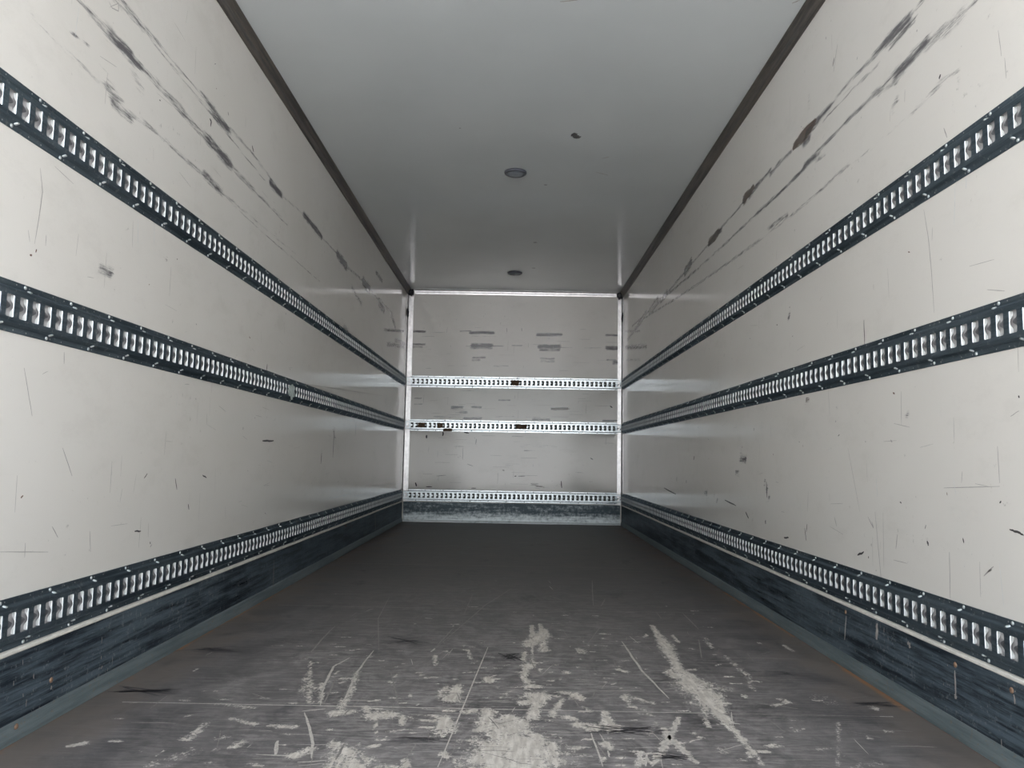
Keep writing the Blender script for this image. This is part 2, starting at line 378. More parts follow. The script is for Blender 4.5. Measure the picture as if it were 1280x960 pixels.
sc(FA((352,546),(290,580),(255,650),(240,725)), .008, 1); sc(FA((500,320),(458,400),(460,520)), .004, 2); sc(FA((440,520),(380,600),(315,742)), .007, 1); sc(FA((505,600),(525,680),(535,728)), .005, 2)
sc(FA((300,625),(255,720)), .006, 2); sc(FA((395,700),(330,760)), .006, 2); sc(FA((172,748),(260,738)), .007, 1); sc(FA((80,858),(74,912)), .010, 1); sc(FA((0,910),(118,914)), .006, 1); sc(FA((600,870),(560,930)), .005, 2)
sc(FA((155,940),(262,932)), .006, 1); sc(FA((160,952),(255,944)), .004, 1); sc(FA((50,797),(142,804)), .004, 1); sc(FA((610,778),(672,782)), .004, 1); sc(FA((816,414),(905,415)), .010, 2); sc(FA((632,398),(662,400)), .008, 1)
sc(FA((740,435),(680,500)), .006, 2); sc(FA((330,870),(300,930)), .007, 2)
sc(FB((300,258),(305,352)), .006, 2); sc(FB((305,352),(335,352),(350,325)), .007, 2); sc(FB((330,432),(280,500)), .004, 2); sc(FB((412,485),(448,540),(495,605),(590,700)), .0085, 1); sc(FB((20,475),(60,530),(90,600)), .004, 2)
sc(FB((296,830),(342,955)), .005, 1); sc(FB((240,725),(320,750)), .005, 2); sc(FB((625,775),(588,852),(528,955)), .012, 1); sc(FB((575,825),(600,858),(692,940)), .012, 1); sc(FB((478,955),(480,908),(550,906)), .009, 1); sc(FB((500,955),(505,908)), .007, 1)
sc(FB((360,895),(365,920)), .005, 1); sc(FB((228,572),(330,580)), .008, 2); sc(FB((165,530),(310,532)), .006, 2); sc(FB((515,578),(590,580)), .006, 2); sc(FB((700,478),(712,550)), .005, 2); sc(FB((640,380),(700,440)), .006, 2)
sc(FB((540,375),(560,400)), .004, 2); sc(FB((795,880),(820,905)), .006, 2); sc(FB((812,790),(856,796)), .008, 1); sc(FB((480,870),(520,900)), .005, 2); sc(FB((140,315),(185,330)), .006, 2)
for yy, m, w in ((2.287, 1, .0050), (3.749, 2, .006), (5.21, 2, .004), (6.67, 3, .003)):     # joints of the floor sheets
    x = -1.10
    while x < 1.10:
        l = r2.uniform(.15, .5); sc([(x, yy), (min(x+l, 1.12), yy)], w*r2.uniform(.7, 1.4), m if r2.random() > .25 else 2, jag=.2, taper=False); x += l
for k in range(330):
    y = 1.75+abs(r2.gauss(0, 1.0)); x = r2.gauss(0, .6)
    if abs(x) > 1.08 or y > 5: continue
    a = r2.choice([0, 0, r2.uniform(1.2, 1.9), r2.uniform(-.7, .7)]); l = r2.uniform(.02, .13)
    sc([(x, y), (x+l*math.cos(a)*.6, y+l*math.sin(a)*.6+.004), (x+l*math.cos(a), y+l*math.sin(a))], r2.uniform(.0014, .0034), r2.choice([1, 2, 2, 2]))
for k in range(60):      # faint cross rubs deeper in
    y = r2.uniform(2.4, 8); x = r2.uniform(-1, .9); l = r2.uniform(.05, .3)
    sc([(x, y), (x+l, y+r2.uniform(-.01, .01))], r2.uniform(.003, .007), 2 if y < 4.8 and r2.random() < .5 else 3)
for c, rx, ry in ((FA((565,480))[0], .10, .07), (FL((540,672))[0], .12, .05), (FL((810,515))[0], .14, .05), (FB((430,820))[0], .13, .04), (FB((590,915))[0], .07, .03), (FR((400,720))[0], .08, .03), (FB((-5,545))[0], .05, .06), (FA((600,855))[0], .10, .02), (FR((65,605))[0], .02, .03)):
    for j in range(7): sc([(c[0]-rx*r2.uniform(.3,1), c[1]+ry*r2.uniform(-1,1)), (c[0]+rx*r2.uniform(.3,1), c[1]+ry*r2.uniform(-1,1))], ry*.14, 3)
panel('floor', lambda u, v, n: (u, v, n), us, vs, {'worn': wornF, 'dust': dust, 'rust': segfield(U, V, [([(-1.215, 2.9), (-1.215, 4.3)], .030, .75), ([(1.215, 3.3), (1.215, 4.3)], .034, .85), ([(-1.22, 1.9), (-1.22, 6.5)], .014, .7), ([(1.22, 1.9), (1.22, 6.5)], .014, .7), ([(1.19, 2.35), (1.205, 2.9)], .02, .75)])}, [(p[::-1] if 0 else p, m) for p, m in dec],
      [M['floor'], M['ply'], M['ply_dim'], M['dark_rub'], M['shell']], ((-W2-.05, Y0, -.09), (W2+.05, D+.05, -.002)), flip=False)

# ------------------------------------------------------------------ side walls
us = np.concatenate([np.arange(Y0, 1.6, .12), np.arange(1.6, D, .03), [D]]); vs = np.concatenate([np.arange(0, 1.45, .035), np.arange(1.45, H, .0085), [H]])
U, V = np.meshgrid(us, vs, indexing='ij')
def LL(*p): return [onL(*q) for q in p]
def RR(*p): return [onR(*q) for q in p]
left_scuffs = [ (LL((180,38),(232,104),(270,150),(330,225)), .005, .75), (LL((170,78),(230,142),(300,222),(360,282)), .007, .7), (LL((190,160),(260,226),(330,292),(400,352)), .006, .6),
 (LL((90,-8),(112,15)), .010, .55), (LL((112,15),(138,44)), .020, .62), (LL((136,40),(152,58)), .026, .85), (LL((150,56),(164,70)), .022, 1.15), (LL((162,70),(176,84)), .015, 1.0), (LL((130,40),(150,62)), .02, .5),
 (LL((176,84),(206,114)), .020, .55), (LL((206,114),(232,144)), .022, .7), (LL((232,144),(262,178)), .020, .6), (LL((260,174),(288,206)), .026, 1.0), (LL((288,206),(318,238)), .014, .6), (LL((318,238),(352,272)), .012, .45),
 (LL((140,-6),(160,14),(178,38)), .016, .62), (LL((152,0),(172,24),(188,42)), .010, .65), (LL((186,40),(200,56)), .009, .7), (LL((200,56),(232,96),(254,120)), .007, .6), (LL((254,120),(270,140)), .016, .85), (LL((266,140),(286,164)), .022, 1.0), (LL((286,158),(318,195),(340,225)), .010, .65),
 (LL((338,228),(352,244)), .022, 1.15), (LL((352,244),(384,272)), .008, .6), (LL((380,268),(402,296)), .024, 1.0), (LL((402,296),(424,320)), .010, .65), (LL((422,318),(433,333)), .034, 1.15), (LL((433,333),(455,352)), .016, .6), (LL((454,352),(462,362)), .04, 1.1), (LL((474,378),(480,386)), .045, 1.1), (LL((462,362),(490,392)), .018, .7), (LL((489,394),(494,408)), .04, .8),
 (LL((40,20),(70,52),(98,78)), .008, .45), (LL((98,78),(136,112)), .012, .5), (LL((136,110),(150,128)), .026, .72), (LL((140,126),(166,150)), .020, .72), (LL((166,142),(196,166),(232,200)), .012, .52), (LL((232,200),(260,222)), .012, .6), (LL((256,218),(276,240)), .020, .85), (LL((276,240),(310,268)), .012, .5), (LL((310,268),(370,318)), .008, .45),
 (LL((88,40),(99,47)), .008, .8), (LL((166,90),(178,112)), .03, .42), (LL((106,52),(110,58)), .010, .6), (LL((124,80),(134,90)), .010, .45), (LL((440,360),(452,380)), .03, .6), (LL((494,425),(506,430)), .03, .7), (LL((480,412),(505,414)), .018, .8), (LL((484,430),(505,433)), .03, .7),
 (LL((430,410),(436,418)), .04, .6), (LL((127,337),(138,341)), .016, .8), (LL((470,340),(478,352)), .025, .8), (LL((416,536),(420,552)), .02, .7), (LL((100,20),(104,30)), .01, .3),
]
left_rust = [(LL((224,385),(231,389)), .013, 1), (LL((205,318),(208,326)), .011, .9), (LL((205,375),(226,386)), .008, .7), (LL((70,276),(72,284)), .006, .5)]
right_scuffs = [
 (RR((1160,-8),(1138,20)), .012, .6), (RR((1138,20),(1108,52)), .022, 1.05), (RR((1108,52),(1088,75)), .014, 1.0), (RR((1144,24),(1128,42),(1112,60)), .010, .9), (RR((1088,75),(1058,106),(1040,130)), .010, .7), (RR((1096,82),(1060,118)), .010, .45),
 (RR((1040,130),(1022,150)), .013, .95), (RR((1022,150),(1008,168)), .020, 1.0), (RR((1012,170),(1004,180)), .02, 1.0), (RR((990,188),(972,206),(962,220)), .014, .75), (RR((964,212),(946,232)), .014, .85),
 (RR((1226,-8),(1206,14)), .014, .65), (RR((1206,14),(1182,38)), .024, .60), (RR((1182,36),(1160,54)), .022, .66), (RR((1158,52),(1140,72)), .020, .95), (RR((1140,72),(1120,94)), .024, .95), (RR((1120,92),(1098,116)), .024, .62), (RR((1098,112),(1070,140)), .013, .75),
 (RR((1070,140),(1045,166),(1022,190)), .010, .85), (RR((1022,190),(1004,210)), .016, 1.0), (RR((1004,212),(976,240)), .010, .95), (RR((1030,195),(1008,204)), .014, .6), (RR((976,240),(945,268)), .012, .85), (RR((945,268),(905,306)), .010, .75), (RR((905,306),(870,338)), .012, .6),
 (RR((870,338),(830,372),(790,408)), .014, .72), (RR((950,300),(900,336),(850,370),(805,398)), .012, .66), (RR((985,268),(960,286)), .014, .7), (RR((1098,80),(1060,118),(1030,150)), .007, .7), (RR((1198,88),(1180,100)), .012, .5), (RR((1180,100),(1166,114)), .014, .62), (RR((1166,114),(1136,146)), .009, .5), (RR((1136,146),(1106,170),(1086,190)), .007, .45), (RR((1086,186),(1060,210)), .008, .5), (RR((1060,206),(1038,226),(1024,240)), .010, .65), (RR((1024,240),(990,268)), .008, .6), (RR((1000,262),(950,300)), .008, .5),
 (RR((946,232),(936,246)), .018, .95), (RR((936,246),(904,282)), .010, .75), (RR((902,286),(888,303)), .022, .9), (RR((888,303),(864,330)), .010, .7), (RR((864,328),(856,340)), .034, 1.1), (RR((856,340),(836,364)), .014, .7), (RR((834,366),(826,376)), .030, .9), (RR((822,376),(812,390)), .036, 1.1), (RR((808,390),(797,408)), .03, .9), (RR((797,408),(784,425)), .03, .6),
 (RR((1120,126),(1118,134)), .020, .6), (RR((1116,104),(1120,106)), .012, .6), (RR((1258,98),(1259,102)), .006, 1), (RR((1012,118),(1010,136)), .020, .45), (RR((1194,94),(1196,102)), .010, .6),
 (RR((782,414),(800,414)), .02, .6), (RR((782,434),(808,433)), .03, .7), (RR((782,450),(800,450)), .02, .5), (RR((925,571),(932,574)), .020, 1.1), (RR((956,604),(961,620)), .016, .8), (RR((920,592),(924,594)), .016, .9), (RR((880,614),(884,616)), .018, .8), (RR((893,620),(897,626)), .014, .8),
 (RR((1134,520),(1138,522)), .007, .9), (RR((1268,444),(1280,440)), .006, .9), (RR((1058,375),(1062,377)), .008, .9), (RR((986,395),(988,397)), .010, 1.0),
]
right_rust = [(RR((1020,150),(1006,168),(992,184)), [.014,.034,.016], 1.1), (RR((1008,166),(1000,176)), .03, .8), (RR((942,234),(930,250)), [.02,.034], 1.0), (RR((898,290),(886,304)), .032, .9), (RR((1134,40),(1136,44)), .014, .5), (RR((1060,376),(1061,377)), .010, .9), (RR((1012,497),(1008,499)), .012, .8)]
def wall_marks(onW, seed, plist):
    r = random.Random(seed); d = []
    for pts, w, m in plist: d.append((strip([onW(*p) for p in pts], w, jag=.3), m))
    for k in range(150):
        y = 1.7+abs(r.gauss(0, 1))*2.6; z = r.choice([r.uniform(.38, .98), r.uniform(1.15, 1.48), r.uniform(1.65, 2.4), r.uniform(.38, .98)])
        if y > D-.1: continue
        kind = r.random()
        if kind < .45:
            l = r.uniform(.02, .11); t = r.uniform(-.012, .012); d.append((strip([(y, z), (y+t*.5, z+l*.5), (y+t, z+l)], r.uniform(.0010, .0022), sub=2), r.choice([2, 2, 2, 4, 2])))
        elif kind < .75:
            l = r.uniform(.02, .12); d.append((strip([(y, z), (y+l, z+r.uniform(-.02, .02))], r.uniform(.0010, .0020), sub=3), 2))
        else:
            d.append((blob((y, z), r.uniform(.003, .009), r.uniform(.0015, .004), r.uniform(0, 3)), r.choice([1, 2, 3])))
    for k in range(14):      # rail reflections painted as pale horizontal lines deep inside
        y = r.uniform(5.2, 7.8); z = r.choice([r.uniform(.37, .5), r.uniform(.95, 1.0), r.uniform(1.42, 1.49)]); l = r.uniform(.3, 1.0)
        d.append((strip([(y, z), (min(y+l, D-.05), z)], .003, sub=4), 4))
    return d
L_dec = wall_marks(onL, 3, [([(50,210),(53,240),(48,275),(43,305)], .003, 2), ([(262,148),(264,152),(263,158)], .010, 1), ([(315,182),(317,190)], .010, 1), ([(418,534),(417,552),(416,572)], .012, 1), ([(402,566),(401,580)], .012, 1), ([(445,527),(444,545)], .02, 2), ([(219,598),(221,612)], .005, 1), ([(253,594),(258,597)], .006, 1),
   ([(328,551),(342,551)], .010, 1), ([(168,664),(176,664)], .006, 1), ([(334,455),(333,464)], .008, 1), ([(65,658),(72,672)], .003, 2), ([(184,592),(180,598)], .004, 1), ([(112,664),(113,690)], .003, 2), ([(30,460),(40,520)], .0025, 2), ([(80,440),(80,455)], .003, 2), ([(90,595),(78,560)], .003, 2), ([(235,630),(236,637)], .006, 1),
   ([(136,2),(140,10),(148,14),(148,4),(137,9)], .0035, 2), ([(0,690),(60,690)], .002, 2), ([(380,480),(480,495)], .004, 2), ([(360,700),(340,660)], .003, 2)])
R_dec = wall_marks(onR, 5, [([(1155,262),(1161,300),(1165,345),(1168,392)], .003, 2), ([(1080,400),(1081,431)], .005, 1), ([(1042,90),(1047,55)], .004, 2), ([(1041,83),(1043,72)], .006, 1), ([(1256,72),(1258,98)], .002, 2), ([(1248,38),(1252,70)], .002, 2), ([(1176,93),(1174,99)], .008, 1), ([(958,602),(959,622)], .010, 1), ([(1006,660),(1008,676)], .005, 1), ([(1009,655),(1008,665)], .005, 1),
   ([(1094,640),(1103,740)], .003, 2), ([(1104,640),(1105,710)], .002, 2), ([(1187,690),(1188,748)], .003, 2), ([(1262,662),(1272,665),(1280,669)], .006, 1), ([(1120,686),(1122,668)], .004, 2), ([(1159,676),(1161,682)], .008, 1), ([(1072,694),(1080,690)], .008, 1), ([(980,672),(986,672)], .008, 1), ([(1235,715),(1240,712)], .004, 2), ([(1043,646),(1046,658)], .004, 2),
   ([(1085,646),(1092,660),(1090,652)], .004, 2), ([(1230,720),(1242,708)], .004, 2), ([(830,610),(845,618)], .010, 1), ([(846,596),(846,602)], .010, 1), ([(868,570),(867,575)], .014, 1), ([(858,600),(858,604)], .012, 1), ([(906,625),(920,632)], .008, 1), ([(932,640),(936,648)], .010, 1), ([(957,650),(957,655)], .012, 1), ([(1180,160),(1184,172)], .004, 2), ([(1060,560),(1075,640)], .002, 2), ([(1180,610),(1250,608)], .002, 2)])
panel('wall_left', lambda u, v, n: (-W2+n, u, v), us, vs, {'scuff': segfield(U, V, left_scuffs), 'rust': segfield(U, V, left_rust)}, L_dec,
      [M['wall_l'], M['mark'], M['mark_soft'], M['mark_brown'], M['gloss_line'], M['shell']], ((-W2-.05, Y0, -.05), (-W2-.002, D+.05, H+.05)))
panel('wall_right', lambda u, v, n: (W2-n, u, v), us, vs, {'scuff': segfield(U, V, right_scuffs), 'rust': segfield(U, V, right_rust)}, R_dec,
      [M['wall_r'], M['mark'], M['mark_soft'], M['mark_brown'], M['gloss_line'], M['shell']], ((W2+.002, Y0, -.05), (W2+.05, D+.05, H+.05)), flip=True)

# ------------------------------------------------------------------ back wall
us = np.linspace(-W2, W2, 200); vs = np.linspace(0, H, 215); U, V = np.meshgrid(us, vs, indexing='ij')
def BB(*p): return [onB(480+x/4, 340+y/4) for x, y in p]
def B2(*p): return [onB(480+x/4, 500+y/4) for x, y in p]
bs = []
for (x0, x1, y, w, s) in ((432,546,304,.018,1.15), (768,886,313,.018,1.2), (380,432,296,.009,.9), (132,205,297,.013,1.0), (1110,1170,316,.013,1.1), (600,700,306,.006,.5),
     (445,535,367,.026,1.2), (776,876,373,.024,1.25), (430,540,381,.012,.8), (780,876,390,.014,.95), (535,600,370,.008,.75), (640,690,369,.010,.75), (410,445,371,.008,.7), (132,205,362,.011,.95), (132,190,376,.012,.85), (1116,1190,380,.024,1.1), (1000,1116,378,.006,.65), (880,940,378,.006,.55),
     (445,505,427,.013,.85), (445,475,440,.020,.8), (782,852,432,.010,.85), (785,850,446,.016,.7), (1116,1160,440,.012,.8), (1150,1190,452,.024,1.0), (550,620,470,.010,.5), (440,560,322,.006,.6), (230,320,302,.004,.5), (790,830,332,.008,.5), (440,540,345,.006,.4)):
    bs.append((BB((x0, y), (x1, y)), w, s))
for (x0, x1, y, w, s) in ((340,392,36,.016,1.15), (440,485,36,.012,1.1), (380,415,61,.016,.9), (575,630,1,.010,1), (400,485,92,.016,1.0), (745,825,97,.014,1.0), (1095,1175,104,.012,1.1), (250,355,84,.02,.45), (560,650,84,.010,.5), (840,930,44,.008,.6), (150,190,22,.008,.6), (640,700,182,.006,.6), (700,830,253,.004,.7), (740,760,420,.03,.5), (690,860,230,.03,.35), (760,860,440,.025,.4)):
    bs.append((B2((x0, y), (x1, y)), w, s))
br = [(B2((838,44),(918,44)), .013, 1.3), (B2((540,155),(680,158)), .006, .6), (B2((735,420),(800,440)), .016, .6), (B2((590,345),(600,352)), .015, .6)]
bd = [(strip(B2(*p), w, jag=.3), m) for p, w, m in (([(296,155),(294,180)], .016, 1), ([(212,175),(214,192)], .018, 1), ([(158,412),(162,432)], .016, 1), ([(886,405),(888,440)], .010, 1), ([(462,195),(458,222)], .008, 2), ([(395,238),(393,300)], .004, 2), ([(210,433),(240,434)], .010, 1), ([(400,162),(425,166)], .014, 1), ([(1032,290),(1045,298)], .008, 1), ([(652,381),(662,381)], .010, 1), ([(670,381),(705,381)], .006, 1), ([(415,320),(445,330)], .006, 2), ([(262,380),(310,376)], .006, 2), ([(350,232),(400,232)], .004, 2), ([(1130,30),(1142,38)], .014, 1), ([(436,441),(460,441)], .008, 1))]
bd += [(strip(BB(*p), w, jag=.3), m) for p, w, m in (([(614,280),(615,302)], .008, 2), ([(688,280),(690,296)], .008, 2), ([(150,632),(190,631)], .010, 2))]
r3 = random.Random(9)
for k in range(90):
    x = r3.uniform(-1.05, 1.05); z = r3.choice([r3.uniform(.42, 1.0), r3.uniform(1.16, 1.48), r3.uniform(1.7, 2.2)]); l = r3.uniform(.03, .2)
    bd.append((strip([(x, z), (x+l, z)] if r3.random() < .6 else [(x, z), (x+.004, z+l*.6)], r3.uniform(.0015, .003), sub=2), 2))
panel('wall_back', lambda u, v, n: (u, D-n, v), us, vs, {'scuff': segfield(U, V, bs), 'rust': segfield(U, V, br)}, bd,
      [M['wall_b'], M['mark'], M['mark_soft'], M['shell']], ((-W2, D+.002, -.05), (W2, D+.05, H)))

# ------------------------------------------------------------------ ceiling
us = np.linspace(-W2, W2, 12); vs = np.linspace(Y0, D, 30)
r4 = random.Random(2); cdz = []
p = onC(721, 171); cdz.append((blob(p, .026, .030, .9, 9), 1)); cdz.append((blob((p[0]-.018, p[1]-.03), .018, .035, .4, 9), 1))
for q, a in (((669,303), .02), ((667,335), .02), ((682,231), .012), ((575,160), .006)): cdz.append((blob(onC(*q), a, a*.8), 1))
for (a, b) in (((752,198),(762,196)), ((745,215),(760,219)), ((1000,0),(990,4)), ((700,2),(722,0))): cdz.append((strip([onC(*a), onC(*b)], .006), 2))
panel('ceiling', lambda u, v, n: (u, v, H-n), us, vs, {}, cdz, [M['ceiling'], flat('grey_ceiling_smudge', (.16, .16, .165), .6), M['mark_soft'], M['shell']], ((-W2, Y0, H+.002), (W2, D+.05, H+.05)), flip=True)

bm = bmesh.new(); box(bm, (-160, -300, -1.25), (160, Y0-.1, -1.15)); tag(finish('ground', bm, M['ground']), kind='structure')

# ------------------------------------------------------------------ trims of the room
def trim(name, bm, m): return tag(finish(name, bm, m), kind='structure')
for nm, s in (('trim_1', -1), ('trim_2', 1)):     # dark cove along each side of the ceiling
    bm = bmesh.new(); X = s*W2
    prism(bm, [(X, H-.060), (X-s*.006, H-.0595), (X-s*.012, H-.054), (X-s*.016, H-.044), (X-s*.020, H-.030), (X-s*.032, H-.0095), (X-s*.0385, H-.004), (X-s*.040, H), (X, H)], 1, Y0, D)
    trim(nm, bm, M['cove'])
bm = bmesh.new()                                  # bright angle where ceiling meets back wall
prism(bm, [(D, H-.048), (D-.004, H-.048), (D-.006, H-.030), (D-.012, H-.024), (D-.014, H-.012), (D-.024, H-.005), (D-.045, H-.003), (D-.045, H), (D, H)], 0, -W2+.04, W2-.04)
o = trim('trim_3', bm, M['angle'])
for nm, s in (('trim_4', -1), ('trim_5', 1)):     # corner angles of the back wall
    bm = bmesh.new(); X = s*W2
    def corner(zb, zt, a, b):
        prism(bm, [(X, D), (X-s*a, D), (X-s*a, D-.004), (X-s*.014, D-.007), (X-s*.007, D-.014), (X-s*.004, D-b), (X, D-b)], 2, zb, zt)
    corner(.225, H-.02, .055, .06) if s > 0 else corner(.225, H-.02, .068, .05)
    o = trim(nm, bm, M['angle'])
    for k, (zz, hh) in enumerate(((H-.035, .042), (2.33 if s < 0 else 2.32, .055))):
        bm = bmesh.new(); bmesh.ops.create_icosphere(bm, subdivisions=3, radius=1)
        for v in bm.verts:
            n = 1+.22*math.sin(v.co.x*7+k)*math.cos(v.co.z*5+s)
            v.co = Vector((v.co.x*(.038 if k == 0 else .012)*n, v.co.y*(.045 if k == 0 else .03)*n, v.co.z*hh*n))
        x = X-s*(.035 if k == 0 else .008); finish('sealant', bm, M['sealant'], o, True, (x, D-(.03 if k == 0 else .035), zz))['label'] = 'black sealant blob'
for nm, s in (('trim_6', -1), ('trim_7', 1)):     # cream strip above the kick plates
    bm = bmesh.new(); X = s*W2
    prism(bm, [(X, .216), (X-s*.010, .216), (X-s*.0135, .219), (X-s*.013, .2245), (X-s*.008, .2275), (X, .2285)], 1, Y0, D-.012)
    trim(nm, bm, M['bead'])

# ------------------------------------------------------------------ slotted cargo rails
HV, PIT, SW, SH, RAISE = .0632, .0501, .0152, .028, .011
def rail_mesh(name, P, n, u0, phase, mats, grooved=False, pattern=4):
    """P(u, v, out) gives the 3D point; n slots, each one pitch long, with flanges, raised channel, rolled lips and holes"""
    V, Fs, mi = [], [], []
    def quad(pts, m=0):
        b = len(V); V.extend(P(*p) for p in pts); Fs.append(tuple(range(b, b+len(pts)))); mi.append(m)
    prof = [(HV, .0), (HV, .0022), (.0495, .0022), (.0472, .0036), (.0440, RAISE-.0018), (.0418, RAISE), (.036, RAISE)]
    c = .0028
    for i in range(n):
        a = u0+i*PIT; b = a+PIT; m_ = (a+b)/2; s0, s1 = m_-SW, m_+SW
        for sg in (1, -1):
            for q_, ((v0, o0), (v1, o1)) in enumerate(zip(prof[:-1], prof[1:])):
                quad([(a, sg*v0, o0), (b, sg*v0, o0), (b, sg*v1, o1), (a, sg*v1, o1)], 4 if q_ in (2, 3) and grooved else 0)
        # face plate round one slot (an octagonal opening)
        oc = [(s0, -SH+c), (s0, SH-c), (s0+c, SH), (s1-c, SH), (s1, SH-c), (s1, -SH+c), (s1-c, -SH), (s0+c, -SH)]
        T = .036; R_ = RAISE
        quad([(a, -SH+c, R_), (a, SH-c, R_), (s0, SH-c, R_), (s0, -SH+c, R_)])
        quad([(b, -SH+c, R_), (b, SH-c, R_), (s1, SH-c, R_), (s1, -SH+c, R_)])
        for sg in (1, -1):
            quad([(a, sg*(SH-c), R_), (s0, sg*(SH-c), R_), (s0+c, sg*SH, R_), (s0+c, sg*T, R_), (a, sg*T, R_)])
            quad([(b, sg*(SH-c), R_), (s1, sg*(SH-c), R_), (s1-c, sg*SH, R_), (s1-c, sg*T, R_), (b, sg*T, R_)])
            quad([(s0+c, sg*SH, R_), (s1-c, sg*SH, R_), (s1-c, sg*T, R_), (s0+c, sg*T, R_)])
        for k in range(8):   # thickness of the plate at the slot
            p, q = oc[k], oc[(k+1) % 8]
            quad([(p[0], p[1], R_), (q[0], q[1], R_), (q[0], q[1], R_-.0028), (p[0], p[1], R_-.0028)])
        # rolled lips that turn in from both sides of the slot, shallow in the middle and deep at the ends
        N = 14
        for e, dr in ((s0, 1), (s1, -1)):
            rows = []
            for k in range(N+1):
                v = -SH+.001+2*(SH-.001)*k/N; t = v/SH
                w = .0100-.0082*math.exp(-(abs(t)/.40)**2.6)
                rows.append([(e, v, R_-.0002), (e+dr*.0010, v, R_-.0012), (e+dr*.0016, v, R_-.0024), (e+dr*.0018, v, R_-w), (e+dr*.0010, v, R_-w-.0002)])
            for k in range(N):
                for j in range(4): quad([rows[k][j], rows[k+1][j], rows[k+1][j+1], rows[k][j+1]], 2 if j == 3 or j == 0 else 1)
        # a rounded tongue reaches in from the doorway side at mid height
        rows = []
        for k in range(13):
            v = -.5*SH+SH*k/12; t = v/(.5*SH)
            w = .0015+.0190*(.5+.5*math.cos(math.pi*t))**.8
            rows.append([(s0-.0004, v, R_-.0006), (s0+w*.5, v, R_-.0016), (s0+w, v, R_-.0034), (s0+w-.0003, v, R_-.0046)])
        for k in range(12):
            for j in range(3): quad([rows[k][j], rows[k+1][j], rows[k+1][j+1], rows[k][j+1]], 0 if j == 2 else len(mats)-1)
        # dimpled gussets on the slopes, every fourth slot, and small round holes in the flanges
        for sg, ph in ((1, 0), (-1, 2)):
            if (i+phase+ph) % pattern == 0:
                g = m_+PIT/2; 
                ring = [(g+.006*math.cos(t), sg*(.0462+.0045*math.sin(t))) for t in [k*math.pi/4 for k in range(8)]]
                top = [(g+.003*math.cos(t), sg*(.0455+.002*math.sin(t)), RAISE+.0012) for t in [k*math.pi/4 for k in range(8)]]
                for k in range(8):
                    p, q = ring[k], ring[(k+1) % 8]
                    quad([(p[0], p[1], .003), (q[0], q[1], .003), top[(k+1) % 8], top[k]], 3)
                quad(top, 3)
            hx = a+.004; hr = .0021
            quad([(hx+hr*math.cos(k*math.pi/4), sg*(.0565+hr*math.sin(k*math.pi/4)), .0026) for k in range(8)], 3 if (i*7+phase) % 3 else 0)
    e0, e1 = u0, u0+n*PIT
    for e in (e0, e1):
        pts = [(e, v, o) for v, o in prof]+[(e, -v, o) for v, o in prof[::-1]]; quad(pts)
    me = bpy.data.meshes.new(name); me.from_pydata([tuple(v) for v in V], [], Fs)
    for m in mats: me.materials.append(m)
    me.polygons.foreach_set('material_index', mi)
    bm = bmesh.new(); bm.from_mesh(me); bmesh.ops.remove_doubles(bm, verts=bm.verts, dist=1e-5); bmesh.ops.recalc_face_normals(bm, faces=bm.faces[:]); bm.to_mesh(me); bm.free()
    return me
def rivet_mesh(P):
    bm = bmesh.new(); bmesh.ops.create_uvsphere(bm, u_segments=10, v_segments=6, radius=1)
    for v in bm.verts: v.co = Vector(P(v.co.x*.0052, v.co.y*.0052, max(v.co.z, -.2)*.0034))
    me = bpy.data.meshes.new('rivet'); bm.to_mesh(me); bm.free(); me.materials.append(M['rivet'])
    for p in me.polygons: p.use_smooth = True
    return me
ZR = {'top': 1.5602, 'middle': 1.0687, 'bottom': .2925}
def make_rail(me, bme, rme, P, loc, n, u0, phase, label, group, vis0):
    root = bpy.data.objects.new('cargo_rail', None); C.objects.link(root); root.location = loc; root.empty_display_size = .1
    tag(root, label, 'rail', group)
    for nm, d in (('slotted_channel', me), ('backing_strip', bme)):
        o = bpy.data.objects.new(nm, d); C.objects.link(o); o.parent = root
        if nm == 'backing_strip': o['label'] = 'wall panel behind the slots, gap shade in its grey'
    for i in range(n):
        for sg, ph in ((1, 0), (-1, 2)):
            if (i+phase+ph) % 4 == 0:
                u = u0+(i+1)*PIT-.012
                if u < vis0: continue
                o = bpy.data.objects.new('rivet', rme); C.objects.link(o); o.parent = root; o.location = P(u, sg*.0562, .0022)
    return root
def backing(P, u0, u1):
    V = [P(u0, -.040, .0012), P(u1, -.040, .0012), P(u1, .040, .0012), P(u0, .040, .0012), P(u0, -.040, .0003), P(u1, -.040, .0003), P(u1, .040, .0003), P(u0, .040, .0003)]
    me = bpy.data.meshes.new('backing_strip'); me.from_pydata(V, [], [(0,1,2,3),(7,6,5,4),(0,4,5,1),(1,5,6,2),(2,6,7,3),(3,7,4,0)]); me.materials.append(M['shaded']); return me
YE = D-.016
# a slot centre of the left middle rail stands at y = 1.8287
nS = 172
for side, s in (('left', -1), ('right', 1)):
    P = (lambda s: lambda u, v, o: (-s*o, u, v))(s)
    u0 = (1.8287 if s < 0 else 1.8200)-PIT/2; k = int((YE-u0)/PIT); u0 += k*PIT-nS*PIT
    me = rail_mesh('slotted_channel', P, nS, u0, 1 if s < 0 else 2, [M['rail'], M['lip'], M['rail'], M['rivet'], M['tongue']])
    bme = backing(P, u0, u0+nS*PIT); rme = rivet_mesh(P)
    for row, z in ZR.items():
        words = {'top': 'uppermost of the three on the %s wall', 'middle': 'middle one of the three on the %s wall', 'bottom': 'lowest of the three on the %s wall'}[row] % side
        make_rail(me, bme, rme, P, (s*(W2-.0001), 0, z), nS, u0, 1 if s < 0 else 2, 'dark slotted steel rail, '+words, 'long slotted rails on the side walls', 1.6)
nB = 48; u0b = -nB*PIT/2
PB = lambda u, v, o: (u, -o, v)
